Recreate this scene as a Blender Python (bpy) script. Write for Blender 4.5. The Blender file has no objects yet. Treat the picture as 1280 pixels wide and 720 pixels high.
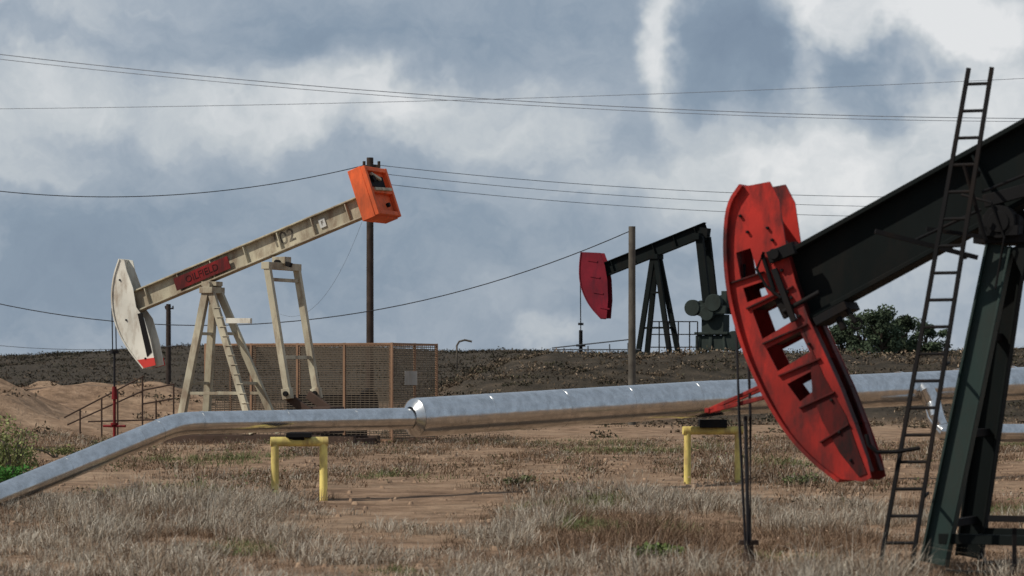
import bpy, math, random
import numpy as np
from mathutils import Vector, Matrix, noise
from mathutils.geometry import tessellate_polygon
random.seed(7); rng=np.random.default_rng(11)
scene=bpy.context.scene
FL=3556.0; CZ=1.6; HY=470.0     # focal length in photo pixels, eye height, horizon row

# ------------------------------------------------------------ helpers
def P(px,py,D):
    return Vector(((px-640)/FL*D, D, CZ+(HY-py)/FL*D))
class Frame:
    """machine frame: t along walking beam, w lateral, z up"""
    def __init__(s,X0,Y0,deg):
        s.X0=X0; s.Y0=Y0; a=math.radians(deg); s.c=math.cos(a); s.s=math.sin(a)
        s.n=Vector((-s.s,-s.c,0)); s.a=Vector((s.c,-s.s,0))
    def pt(s,t,w,z): return Vector((s.X0+t*s.c-w*s.s, s.Y0-t*s.s-w*s.c, z))
    def tz(s,px,py,w=0.):
        u=(px-640)/FL
        t=(u*(s.Y0-w*s.c)-s.X0+w*s.s)/(s.c+u*s.s)
        Y=s.Y0-t*s.s-w*s.c
        return t, CZ+(HY-py)/FL*Y
    def at(s,px,py,w=0.):
        t,z=s.tz(px,py,w); return s.pt(t,w,z)

class MB:
    def __init__(s): s.v=[]; s.f=[]
    def add(s,vs,fs):
        o=len(s.v); s.v+= [tuple(v) for v in vs]; s.f+=[tuple(i+o for i in f) for f in fs]
    def bar(s,p1,p2,wl,hu,lat=None,ol=0.,ou=0.):
        p1=Vector(p1);p2=Vector(p2); d=(p2-p1).normalized()
        if lat is None:
            lat=Vector((0,0,1)).cross(d)
            if lat.length<.05: lat=Vector((1,0,0))
        lat=(lat-d*lat.dot(d)).normalized(); up=lat.cross(d)
        if up.z<0: up=-up
        vs=[]
        for p in (p1,p2):
            for a,b in ((-1,-1),(1,-1),(1,1),(-1,1)):
                vs.append(p+lat*(ol+a*wl/2)+up*(ou+b*hu/2))
        s.add(vs,[(0,1,2,3),(7,6,5,4),(0,4,5,1),(1,5,6,2),(2,6,7,3),(3,7,4,0)])
    def tube(s,p1,p2,r1,r2=None,n=12,caps=True):
        r2=r1 if r2 is None else r2
        p1=Vector(p1);p2=Vector(p2); d=(p2-p1).normalized()
        a=d.cross(Vector((0,0,1)))
        if a.length<.05: a=d.cross(Vector((1,0,0)))
        a.normalize(); b=d.cross(a); vs=[]
        for p,r in((p1,r1),(p2,r2)):
            for i in range(n):
                q=2*math.pi*i/n; vs.append(p+a*math.cos(q)*r+b*math.sin(q)*r)
        fs=[(i,(i+1)%n,n+(i+1)%n,n+i) for i in range(n)]
        if caps: fs+=[tuple(range(n-1,-1,-1)),tuple(range(n,2*n))]
        s.add(vs,fs)
    def path(s,pts,r,n=6):
        pts=[Vector(p) for p in pts]; vs=[]
        for k,p in enumerate(pts):
            d=(pts[min(k+1,len(pts)-1)]-pts[max(k-1,0)]).normalized()
            a=d.cross(Vector((0,0,1)))
            if a.length<.05: a=d.cross(Vector((0,1,0)))
            a.normalize(); b=d.cross(a)
            rr=r[k] if isinstance(r,(list,tuple)) else r
            for i in range(n):
                q=2*math.pi*i/n; vs.append(p+a*math.cos(q)*rr+b*math.sin(q)*rr)
        fs=[]
        for k in range(len(pts)-1):
            for i in range(n):
                fs.append((k*n+i,k*n+(i+1)%n,(k+1)*n+(i+1)%n,(k+1)*n+i))
        fs+=[tuple(range(n-1,-1,-1)),tuple((len(pts)-1)*n+i for i in range(n))]
        s.add(vs,fs)
    def plate(s,fr,poly,w0,w1,holes=()):
        loops=[list(poly)]+[list(h) for h in holes]
        flat=[p for l in loops for p in l]; N=len(flat)
        tris=tessellate_polygon([[Vector((p[0],p[1],0)) for p in l] for l in loops])
        vs=[fr.pt(p[0],w0,p[1]) for p in flat]+[fr.pt(p[0],w1,p[1]) for p in flat]
        fs=[tuple(t) for t in tris]+[tuple(i+N for i in reversed(t)) for t in tris]
        o=0
        for l in loops:
            m=len(l)
            for i in range(m):
                j=(i+1)%m; fs.append((o+i,o+j,N+o+j,N+o+i))
            o+=m
        s.add(vs,fs)
    def strip(s,fr,arc,w0,w1,th):
        pts=[]
        for k,p in enumerate(arc):
            a=arc[max(k-1,0)]; b=arc[min(k+1,len(arc)-1)]
            d=Vector((b[0]-a[0],b[1]-a[1])).normalized()
            nrm=Vector((d.y,-d.x))
            pts.append((p,(p[0]+nrm.x*th,p[1]+nrm.y*th)))
        vs=[];fs=[]
        for (o,i) in pts:
            vs+=[fr.pt(o[0],w0,o[1]),fr.pt(o[0],w1,o[1]),fr.pt(i[0],w1,i[1]),fr.pt(i[0],w0,i[1])]
        for k in range(len(pts)-1):
            for j in range(4):
                fs.append((4*k+j,4*k+(j+1)%4,4*k+4+(j+1)%4,4*k+4+j))
        e=4*(len(pts)-1); fs+=[(3,2,1,0),(e,e+1,e+2,e+3)]
        s.add(vs,fs)
    def obj(s,name,mat,parent=None,bevel=0.,smooth=True):
        me=bpy.data.meshes.new(name); me.from_pydata(s.v,[],s.f); me.update()
        import bmesh
        bm=bmesh.new(); bm.from_mesh(me); bmesh.ops.recalc_face_normals(bm,faces=bm.faces); bm.to_mesh(me); bm.free()
        if smooth:
            me.polygons.foreach_set('use_smooth',[True]*len(me.polygons))
            me.set_sharp_from_angle(angle=math.radians(38))
        me.materials.append(mat)
        ob=bpy.data.objects.new(name,me); scene.collection.objects.link(ob)
        if parent: setp(ob,parent)
        if bevel>0:
            m=ob.modifiers.new('bevel','BEVEL'); m.width=bevel; m.segments=2; m.limit_method='ANGLE'; m.angle_limit=math.radians(50)
        return ob
def setp(ob,parent):
    ob.parent=parent; ob.matrix_parent_inverse=Matrix.Translation(parent.location).inverted()
def empty(name,loc):
    e=bpy.data.objects.new(name,None); e.location=loc; e.empty_display_size=.3
    scene.collection.objects.link(e); return e

# ------------------------------------------------------------ materials
def newmat(name):
    m=bpy.data.materials.new(name); m.use_nodes=True
    nt=m.node_tree; return m,nt,nt.nodes['Principled BSDF']
def paint(name,col,dirt=(.10,.07,.05),amt=.45,rough=.5,metal=0.,scale=3.,bump=.15,streak=True,spec=.5,lo=.48,v0=.7):
    m,nt,b=newmat(name); N=nt.nodes; L=nt.links
    tc=N.new('ShaderNodeTexCoord'); mp=N.new('ShaderNodeMapping')
    mp.inputs['Scale'].default_value=(1,1,.35) if streak else (1,1,1)
    L.new(tc.outputs['Object'],mp.inputs['Vector'])
    n1=N.new('ShaderNodeTexNoise'); n1.inputs['Scale'].default_value=scale; n1.inputs['Detail'].default_value=8; n1.inputs['Roughness'].default_value=.7
    L.new(mp.outputs[0],n1.inputs['Vector'])
    r=N.new('ShaderNodeMapRange'); r.inputs[1].default_value=lo; r.inputs[2].default_value=lo+.2; r.inputs[3].default_value=0; r.inputs[4].default_value=amt
    L.new(n1.outputs['Fac'],r.inputs[0])
    n2=N.new('ShaderNodeTexNoise'); n2.inputs['Scale'].default_value=scale*.35; n2.inputs['Detail'].default_value=3
    L.new(tc.outputs['Object'],n2.inputs['Vector'])
    r2=N.new('ShaderNodeMapRange'); r2.inputs[1].default_value=.3; r2.inputs[2].default_value=.7; r2.inputs[3].default_value=v0; r2.inputs[4].default_value=1.15
    L.new(n2.outputs['Fac'],r2.inputs[0])
    vm=N.new('ShaderNodeVectorMath'); vm.operation='SCALE'; vm.inputs[0].default_value=col
    L.new(r2.outputs[0],vm.inputs['Scale'])
    mx=N.new('ShaderNodeMix'); mx.data_type='RGBA'
    L.new(r.outputs[0],mx.inputs['Factor']); L.new(vm.outputs[0],mx.inputs['A']); mx.inputs['B'].default_value=(*dirt,1)
    L.new(mx.outputs['Result'],b.inputs['Base Color'])
    rr=N.new('ShaderNodeMapRange'); rr.inputs[3].default_value=rough; rr.inputs[4].default_value=min(1,rough+.35)
    L.new(n1.outputs['Fac'],rr.inputs[0]); L.new(rr.outputs[0],b.inputs['Roughness'])
    b.inputs['Metallic'].default_value=metal; b.inputs['Specular IOR Level'].default_value=spec
    bp=N.new('ShaderNodeBump'); bp.inputs['Strength'].default_value=bump; bp.inputs['Distance'].default_value=.02
    L.new(n1.outputs['Fac'],bp.inputs['Height']); L.new(bp.outputs[0],b.inputs['Normal'])
    return m
cream=paint('cream_paint',(.46,.42,.31),(.18,.12,.08),.8,spec=.3,lo=.44)
creamw=paint('white_paint',(.70,.68,.60),(.24,.17,.11),.75)
orange=paint('orange_paint',(.80,.13,.035),(.28,.07,.03),.65,spec=.3,lo=.44)
dkred=paint('dark_red_paint',(.22,.010,.012),(.04,.012,.012),.8,spec=.2,lo=.40)
tipred=paint('tip_red_paint',(.55,.03,.02),(.2,.04,.03),.4)
red=paint('red_paint',(.46,.022,.014),(.035,.010,.010),.95,scale=3.2,rough=.5,spec=.3,lo=.44,v0=.25,bump=.35)
redin=paint('red_paint_dark',(.11,.009,.008),(.012,.007,.007),.9,scale=5,rough=.5,spec=.2,lo=.42,v0=.4)  # much darker copy of the head red, mottled with dirt
maroon=paint('maroon_paint',(.18,.008,.020),(.05,.01,.02),.6,spec=.2)
blackp=paint('black_paint',(.006,.009,.009),(.018,.014,.012),.5,rough=.65,spec=.12)
baseg=paint('grey_green_machine',(.030,.040,.036),(.015,.014,.012),.6,rough=.7,spec=.15)
greenp=paint('dark_green_paint',(.008,.026,.022),(.02,.02,.016),.5,rough=.38,spec=.3)
steel=paint('dark_steel',(.008,.008,.009),(.022,.014,.010),.6,rough=.6,spec=.15)
rust=paint('rusty_frame',(.30,.18,.115),(.14,.09,.06),.6,rough=.8,spec=.2)
rustd=paint('rusty_rail',(.07,.045,.035),(.04,.03,.02),.6,rough=.8,spec=.2)
wirem=paint('weathered_wire',(.13,.105,.080),(.09,.065,.045),.6,rough=.8,spec=.2,scale=1.2)
board=paint('grey_board',(.42,.40,.36),(.25,.2,.15),.5,rough=.8,spec=.2)
yellow=paint('yellow_paint',(.80,.65,.20),(.32,.20,.10),.85,rough=.5,spec=.3,scale=6,lo=.45)
wood=paint('weathered_wood',(.06,.045,.038),(.02,.017,.015),.6,rough=.9,scale=8,spec=.1)
woodg=paint('grey_wood',(.11,.10,.085),(.05,.04,.035),.6,rough=.9,scale=8,spec=.1)
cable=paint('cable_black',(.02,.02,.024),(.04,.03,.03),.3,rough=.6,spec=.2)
cablemid=paint('cable_haze_mid',(.10,.11,.125),(.07,.07,.08),.3,rough=.7,spec=.2)  # blue-grey paints distance haze into the mid wires; railing shares it
cablefar=paint('cable_grey',(.22,.235,.265),(.16,.17,.19),.3,rough=.7,spec=.2)  # paler grey paints distance haze into the far wires
whitep=paint('white_sign',(.6,.6,.57),(.3,.25,.2),.4)
textm=paint('worn_letters',(.06,.05,.04),(.25,.22,.16),.8,scale=9,lo=.42)
textd=paint('dark_letters',(.015,.012,.012),(.12,.02,.02),.8,scale=9,lo=.42,spec=.1)
def galv():
    m,nt,b=newmat('aluminium_cladding'); N=nt.nodes; L=nt.links
    tc=N.new('ShaderNodeTexCoord')
    n1=N.new('ShaderNodeTexNoise'); n1.inputs['Scale'].default_value=1.7; n1.inputs['Detail'].default_value=3
    L.new(tc.outputs['Object'],n1.inputs['Vector'])
    n2=N.new('ShaderNodeTexNoise'); n2.inputs['Scale'].default_value=7; n2.inputs['Detail'].default_value=8; n2.inputs['Roughness'].default_value=.7
    L.new(tc.outputs['Object'],n2.inputs['Vector'])
    cr=N.new('ShaderNodeMapRange'); cr.inputs[1].default_value=.35; cr.inputs[2].default_value=.7; cr.inputs[3].default_value=.72; cr.inputs[4].default_value=.44
    L.new(n2.outputs['Fac'],cr.inputs[0])
    vm=N.new('ShaderNodeVectorMath'); vm.operation='SCALE'; vm.inputs[0].default_value=(.99,1.0,1.0); L.new(cr.outputs[0],vm.inputs['Scale'])
    L.new(vm.outputs[0],b.inputs['Base Color'])
    b.inputs['Metallic'].default_value=.97
    rr=N.new('ShaderNodeMapRange'); rr.inputs[1].default_value=.3; rr.inputs[2].default_value=.7; rr.inputs[3].default_value=.12; rr.inputs[4].default_value=.30
    L.new(n2.outputs['Fac'],rr.inputs[0]); L.new(rr.outputs[0],b.inputs['Roughness'])
    ad=N.new('ShaderNodeMath'); ad.operation='MULTIPLY_ADD'; ad.inputs[1].default_value=.04
    L.new(n2.outputs['Fac'],ad.inputs[0]); L.new(n1.outputs['Fac'],ad.inputs[2])
    bp=N.new('ShaderNodeBump'); bp.inputs['Strength'].default_value=.28; bp.inputs['Distance'].default_value=.05
    L.new(ad.outputs[0],bp.inputs['Height']); L.new(bp.outputs[0],b.inputs['Normal'])
    return m
alu=galv()
def attrmat(name,rough=.9):
    m,nt,b=newmat(name); N=nt.nodes; L=nt.links
    a=N.new('ShaderNodeAttribute'); a.attribute_name='col'
    L.new(a.outputs['Color'],b.inputs['Base Color']); b.inputs['Roughness'].default_value=rough
    b.inputs['Specular IOR Level'].default_value=.1
    return m
plantmat=attrmat('dry_plant')

# ------------------------------------------------------------ terrain
def sst(a,b,x):
    t=max(0.,min(1.,(x-a)/(b-a))); return t*t*(3-2*t)
RX=[-400,0,100,240,400,560,640,700,900,1000,1240,1700]
RY=[438,446,441,434,434,440,439,443,449,451,438,432]
def hgt(x,y):
    h=.07*noise.noise(Vector((x*.35,y*.35,0)))+.03*noise.noise(Vector((x*1.3,y*1.3,3)))
    if y>30: h+=.12*noise.noise(Vector((x*.08,y*.08,9)))*sst(30,60,y)
    h+=1.75*math.exp(-((x+15.6)/3.6)**2-((y-77)/5.)**2)*(1+.30*noise.noise(Vector((x*.8,y*.8,5)))+.12*noise.noise(Vector((x*2.5,y*2.5,5))))
    h+=1.35*math.exp(-((x+15)/6.5)**2-((y-100)/6.)**2)*(1+.3*noise.noise(Vector((x*.6,y*.6,8))))
    pad=sst(-6,1.5,x)*sst(92,108,y)
    h+=pad*(2.35+.12*noise.noise(Vector((x*.3,y*.1,2))))+pad*(1-sst(106,112,y))*.25*noise.noise(Vector((x*1.1,y*.5,4)))
    if y>150:
        px=640+x/y*FL
        py=float(np.interp(px,RX,RY)) if abs(px-640)<1100 else 434
        top=CZ+(HY-py)/FL*300
        r=sst(170,300,y)
        n=.5*noise.noise(Vector((x*.05,y*.05,1)))+.25*noise.noise(Vector((x*.2,y*.2,1)))
        h=h*(1-r)+r*(top+n)
        if y>320: h-=sst(320,700,y)*2.
    return h
def axis(lo,hi,fine0,fine1,step,g):
    a=list(np.arange(fine0,fine1+1e-6,step)); s=step; v=a[-1]
    while v<hi: s*=g; v+=s; a.append(v)
    s=step; v=a[0]; pre=[]
    while v>lo: s*=g; v-=s; pre.append(v)
    return pre[::-1]+a
ys=axis(-60,5000,15,130,.6,1.06); xs=axis(-3500,3500,-24,24,.4,1.07)
nx=len(xs); ny=len(ys); V=[];C=[]
for y in ys:
    for x in xs:
        V.append((x,y,hgt(x,y)))
        shaded_scrub=sst(150,190,y)  # ridge mask: brush cover plus cloud shade put into its colour
        shaded_scrub=max(shaded_scrub, sst(-7,0,x)*sst(88,98,y)*(1-.35*sst(112,125,y)))
        C.append((shaded_scrub,0,0,1))
Fc=[(j*nx+i,j*nx+i+1,(j+1)*nx+i+1,(j+1)*nx+i) for j in range(ny-1) for i in range(nx-1)]
me=bpy.data.meshes.new('ground'); me.from_pydata(V,[],Fc); me.update()
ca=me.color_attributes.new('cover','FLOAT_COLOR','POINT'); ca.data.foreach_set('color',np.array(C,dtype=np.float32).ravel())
me.polygons.foreach_set('use_smooth',[True]*len(me.polygons))
m,nt,b=newmat('dry_soil'); N=nt.nodes; L=nt.links
geo=N.new('ShaderNodeNewGeometry')
def nz(scale,det=6,rough=.6):
    n=N.new('ShaderNodeTexNoise'); n.inputs['Scale'].default_value=scale; n.inputs['Detail'].default_value=det; n.inputs['Roughness'].default_value=rough
    L.new(geo.outputs['Position'],n.inputs['Vector']); return n
na=nz(.22); nb=nz(1.4,8,.72); nc=nz(14,6,.7)
def ramp(n,stops):
    r=N.new('ShaderNodeValToRGB'); e=r.color_ramp.elements
    while len(e)<len(stops): e.new(.5)
    for k,(p,c) in enumerate(stops): e[k].position=p; e[k].color=(*c,1)
    L.new(n.outputs['Fac'],r.inputs[0]); return r
r1=ramp(na,[(.35,(.25,.15,.095)),(.5,(.32,.20,.125)),(.66,(.43,.30,.20))])
r2=ramp(nb,[(.38,(.08,.055,.038)),(.5,(.25,.17,.11)),(.64,(.46,.32,.215))])
mx=N.new('ShaderNodeMix'); mx.data_type='RGBA'; mx.inputs['Factor'].default_value=.6
L.new(r1.outputs[0],mx.inputs['A']); L.new(r2.outputs[0],mx.inputs['B'])
r3=ramp(nb,[(.35,(.034,.029,.022)),(.55,(.062,.050,.037)),(.72,(.12,.09,.064))])  # dark brush soil; on the ridge it also paints in cloud shadow
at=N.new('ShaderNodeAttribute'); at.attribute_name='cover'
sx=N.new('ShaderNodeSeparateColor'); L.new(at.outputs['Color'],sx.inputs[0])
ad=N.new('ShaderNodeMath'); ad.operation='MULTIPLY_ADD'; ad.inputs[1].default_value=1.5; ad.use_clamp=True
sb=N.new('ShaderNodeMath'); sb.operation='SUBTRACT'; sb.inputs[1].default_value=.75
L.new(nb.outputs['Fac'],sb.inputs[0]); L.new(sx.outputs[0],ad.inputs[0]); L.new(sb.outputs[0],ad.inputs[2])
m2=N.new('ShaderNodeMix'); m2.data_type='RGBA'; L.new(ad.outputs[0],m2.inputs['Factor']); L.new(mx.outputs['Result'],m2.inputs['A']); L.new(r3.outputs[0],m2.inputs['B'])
L.new(m2.outputs['Result'],b.inputs['Base Color']); b.inputs['Roughness'].default_value=.95; b.inputs['Specular IOR Level'].default_value=.1
bp=N.new('ShaderNodeBump'); bp.inputs['Strength'].default_value=1.0; bp.inputs['Distance'].default_value=.14
am=N.new('ShaderNodeMath'); am.operation='MULTIPLY_ADD'; am.inputs[1].default_value=.3; L.new(nc.outputs['Fac'],am.inputs[0]); L.new(nb.outputs['Fac'],am.inputs[2])
L.new(am.outputs[0],bp.inputs['Height']); L.new(bp.outputs[0],b.inputs['Normal'])
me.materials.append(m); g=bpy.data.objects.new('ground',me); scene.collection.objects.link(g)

# ------------------------------------------------------------ vegetation (numpy)
def npmesh(name,co,quads,tris,col,mat,parent=None):
    me=bpy.data.meshes.new(name); nq=len(quads); ntr=len(tris)
    me.vertices.add(len(co)); me.vertices.foreach_set('co',co.astype(np.float32).ravel())
    idx=np.concatenate([quads.ravel(),tris.ravel()]) if ntr else quads.ravel()
    me.loops.add(len(idx)); me.loops.foreach_set('vertex_index',idx.astype(np.int32))
    me.polygons.add(nq+ntr)
    st=np.concatenate([np.arange(nq)*4, nq*4+np.arange(ntr)*3]) if ntr else np.arange(nq)*4
    me.polygons.foreach_set('loop_start',st.astype(np.int32))
    me.update(calc_edges=True); me.validate()
    a=me.color_attributes.new('col','FLOAT_COLOR','POINT'); a.data.foreach_set('color',col.astype(np.float32).ravel())
    me.materials.append(mat); ob=bpy.data.objects.new(name,me); scene.collection.objects.link(ob)
    if parent: setp(ob,parent)
    return ob
def blades(name,tufts,mat):
    X=[];H=[];S=[];CC=[];W=[]
    for (x,y,z,h,sp,n,c,w) in tufts:
        X.append(np.tile([x,y,z],(n,1))); H.append(np.full(n,h)); S.append(np.full(n,sp)); CC.append(np.tile(c,(n,1))); W.append(np.full(n,w))
    X=np.concatenate(X);H=np.concatenate(H);S=np.concatenate(S);CC=np.concatenate(CC);W=np.concatenate(W)
    n=len(X); a=rng.uniform(0,2*np.pi,n); r=S*np.sqrt(rng.uniform(0,1,n))*.8
    base=X+np.stack([np.cos(a)*r,np.sin(a)*r,-.02*np.ones(n)],1)
    a2=a+rng.normal(0,1.2,n); lean=rng.uniform(.05,1.3,n)
    h=H*rng.uniform(.35,1.15,n)
    d=np.stack([np.cos(a2)+.25,np.sin(a2),np.zeros(n)],1)
    mid=base+d*(lean*h*.45)[:,None]; mid[:,2]+=h*.56
    tip=base+d*(lean*h*1.15)[:,None]; tip[:,2]+=h*(1-.45*lean)
    b=rng.uniform(0,np.pi,n); side=np.stack([np.cos(b),np.sin(b)*.4,np.zeros(n)],1)*(W*rng.uniform(.5,1.4,n))[:,None]
    co=np.stack([base-side,base+side,mid+side*.75,mid-side*.75,tip],1).reshape(-1,3)
    o=(np.arange(n)*5)[:,None]
    q=o+np.array([[0,1,2,3]]); t=o+np.array([[3,2,4]])
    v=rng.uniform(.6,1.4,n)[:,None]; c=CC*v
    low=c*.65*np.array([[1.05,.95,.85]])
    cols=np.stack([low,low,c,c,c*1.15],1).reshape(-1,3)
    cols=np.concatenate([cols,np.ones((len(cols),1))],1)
    return npmesh(name,co,q,t,cols,mat)
def leaves(name,cen,size,col,mat,parent=None):
    n=len(cen); u=rng.normal(size=(n,3)); u/=np.linalg.norm(u,axis=1)[:,None]
    w=rng.normal(size=(n,3)); w-=u*(u*w).sum(1)[:,None]; w/=np.linalg.norm(w,axis=1)[:,None]
    s=(size*rng.uniform(.6,1.4,n))[:,None]
    co=np.stack([cen-u*s,cen-w*s*.5,cen+u*s,cen+w*s*.5],1).reshape(-1,3)
    q=(np.arange(n)*4)[:,None]+np.array([[0,1,2,3]])
    c=np.repeat(col,4,0); c=np.concatenate([c,np.ones((len(c),1))],1)
    return npmesh(name,co,q,np.zeros((0,3),int),c,mat,parent)
straw=[(.385,.340,.275),(.335,.300,.245),(.45,.40,.33),(.28,.215,.155)]
brn=[(.19,.125,.08),(.135,.09,.06),(.24,.165,.115)]
grn=[(.11,.135,.055),(.17,.18,.085)]
tf=[];cen=[];col=[];siz=[]
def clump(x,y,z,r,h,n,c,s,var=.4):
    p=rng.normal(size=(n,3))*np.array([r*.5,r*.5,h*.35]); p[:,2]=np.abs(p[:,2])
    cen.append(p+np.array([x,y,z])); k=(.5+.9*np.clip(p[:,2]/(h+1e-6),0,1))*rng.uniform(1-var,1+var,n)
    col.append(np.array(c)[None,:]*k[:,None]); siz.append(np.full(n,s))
def tuftpass(n,d0,d1,marg,kind):
    for _ in range(n):
        y=math.sqrt(random.uniform(d0*d0,d1*d1)); hw=.185*y+marg; x=random.uniform(-hw,hw)
        a=noise.noise(Vector((x*.38,y*.16,20))); b2=noise.noise(Vector((x*1.1,y*.5,40))); c2=noise.noise(Vector((x*.26,y*.14,90)))
        z=hgt(x,y)
        if kind=='near':
            dens=.62+a*1.25+.6*b2+.22*sst(30,24,y)
            if random.random()>dens: continue
            hh=.11+.29*max(0,.38+a+.8*b2)*random.uniform(.4,1.35)
            if b2<-.13 or c2<-.20 or random.random()<.18: c=random.choice(brn); hh*=.75
            else: c=random.choice(straw)
            if noise.noise(Vector((x*.6,y*.4,70)))>.40: c=random.choice(grn); hh*=.6
            tf.append((x,y,z,hh,.15,23,c,.0030))
            if random.random()<.12: clump(x,y,z-.01,.18,hh*.85,28,random.choice(brn+[(.09,.078,.045)]),.012)
        else:
            dens=.42+a*1.3+.6*b2
            if random.random()>dens: continue
            c=random.choice(straw[:2]+[straw[3]]+brn+brn)
            if noise.noise(Vector((x*.3,y*.2,70)))>.32: c=random.choice(grn)
            tf.append((x,y,z,.06+.22*random.random()*(.6+max(0,a+b2)),.24,16,c,.0050))
            if random.random()<.16: clump(x,y,z-.01,.3,.24,30,random.choice(brn+[(.09,.078,.045),(.10,.11,.05)]),.022)
tuftpass(14500,17,36,3,'near'); tuftpass(20000,34,72,4,'far')
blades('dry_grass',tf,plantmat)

for _ in range(2600):   # bank of pad and flats
    y=random.uniform(70,150) if random.random()<.4 else random.uniform(86,118); x=random.uniform(-.2*y-3,.2*y+3)
    inbank=sst(-6,0,x)*sst(86,96,y)
    if random.random()> .14+.85*inbank: continue
    c=random.choice([(.08,.064,.045),(.11,.08,.055),(.06,.055,.035),(.17,.13,.09),(.20,.15,.105)])
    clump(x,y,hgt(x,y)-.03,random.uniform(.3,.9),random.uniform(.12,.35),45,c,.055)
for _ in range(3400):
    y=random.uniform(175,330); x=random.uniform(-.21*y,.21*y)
    c=random.choice([(.055,.047,.034),(.064,.052,.038),(.052,.048,.033),(.078,.060,.044)])  # ridge brush coloured dark for cloud shadow, lifted slightly for haze
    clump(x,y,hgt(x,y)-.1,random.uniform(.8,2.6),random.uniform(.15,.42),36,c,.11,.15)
leaves('shaded_scrub',np.concatenate(cen),np.concatenate(siz),np.concatenate(col),plantmat)  # real plants; ridge clumps carry cloud shade in their colour

# clods and small stones on the bare soil
mb=MB()
for _ in range(1500):
    y=math.sqrt(random.uniform(22*22,70*70)); x=random.uniform(-.19*y-2,.19*y+2); z=hgt(x,y); r=random.uniform(.012,.05)
    vs=[]
    for k in range(6):
        a=k*1.047+random.uniform(-.3,.3); vs.append((x+math.cos(a)*r*random.uniform(.7,1.3),y+math.sin(a)*r*random.uniform(.7,1.3),z-.01))
    for k in range(6):
        vs.append((x+(vs[k][0]-x)*.6,y+(vs[k][1]-y)*.6,z+r*random.uniform(.5,1.0)))
    mb.add(vs,[(k,(k+1)%6,6+(k+1)%6,6+k) for k in range(6)]+[tuple(range(6,12))])
mb.obj('soil_clods',paint('clod_soil',(.36,.25,.17),(.16,.10,.07),.7,rough=.95,spec=.1),smooth=False)

def shrub(px,D,r,h,n,c):
    x=(px-640)/FL*D; z=hgt(x,D); e=empty('green_shrub',(x,D,z))
    mb=MB()
    for k in range(14):
        a=random.uniform(0,6.28); rr=random.uniform(.2,.9)*r
        mb.path([(x,D,z-.03),(x+math.cos(a)*rr*.4,D+math.sin(a)*rr*.4,z+h*.45),(x+math.cos(a)*rr,D+math.sin(a)*rr,z+h*random.uniform(.6,.95))],[.012,.008,.003],5)
    mb.obj('stems',woodg,e)
    p=rng.normal(size=(n,3)); p/=np.linalg.norm(p,axis=1)[:,None]; p*=rng.uniform(.3,1.15,(n,1))**.5
    lob=np.array([[random.uniform(-.55,.55)*r,random.uniform(-.5,.5)*r,random.uniform(.25,.8)*h] for _ in range(11)])
    q=lob[rng.integers(0,11,n)]+p*np.array([r*.36,r*.38,h*.24])
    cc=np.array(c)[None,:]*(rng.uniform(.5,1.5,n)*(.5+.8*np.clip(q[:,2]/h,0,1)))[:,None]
    leaves('foliage',q+np.array([x,D,z]),np.full(n,.024),cc,plantmat,e)
shrub(-4,39,.55,.72,2800,(.13,.17,.05)); shrub(16,38.5,.42,1.1,1500,(.20,.22,.09)); shrub(8,37,.42,.42,1500,(.05,.14,.03))
shrub(70,55,.6,.25,600,(.12,.13,.05)); shrub(135,60,.5,.25,500,(.12,.12,.06))
shrub(1005,40,.35,.18,400,(.11,.13,.06)); shrub(650,41,.3,.18,350,(.11,.12,.06)); shrub(820,25.0,.3,.14,700,(.09,.12,.04))

bark=paint('bark',(.07,.05,.035),(.03,.02,.015),.5,rough=.9)
def tree(px,D,H,R,n):
    x=(px-640)/FL*D; z=hgt(x,D)-.05; e=empty('oak_tree',(x,D,z)); mb=MB()
    mb.path([(x,D,z),(x+.1,D,z+H*.25),(x,D,z+H*.5)],[.2,.14,.09],8)
    lob=[]
    for k in range(18):
        a=random.uniform(0,6.28); rr=R*random.uniform(.25,.9); zz=z+H*random.uniform(.15,.9)
        if zz>z+H*.7: rr*=.6
        q=(x+math.cos(a)*rr,D+math.sin(a)*rr,zz); lob.append(q)
        mb.path([(x,D,z+H*.2),((x+q[0])/2,(D+q[1])/2,(z+H*.25+q[2])/2),q],[.08,.05,.02],5)
    mb.obj('trunk',bark,e); lob=np.array(lob)
    p=rng.normal(size=(n,3)); p/=np.linalg.norm(p,axis=1)[:,None]; p*=rng.uniform(0,1,(n,1))**.45
    id=rng.integers(0,len(lob),n); s=rng.uniform(.22,.42,len(lob))*R
    q=lob[id]+p*s[id][:,None]*np.array([1,1,.75])
    tone=rng.uniform(.6,1.4,len(lob))[id]
    cc=np.array([.055,.075,.045])[None,:]*(tone*rng.uniform(.6,1.4,n))[:,None]
    leaves('crown',q,np.full(n,.12),cc,plantmat,e)
tree(1100,205,4.2,2.1,5500); tree(1076,212,3.9,2.0,4500); tree(1128,208,3.6,2.0,4500); tree(1156,215,3.0,1.8,3000); tree(1050,214,3.0,1.6,3000)

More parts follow.
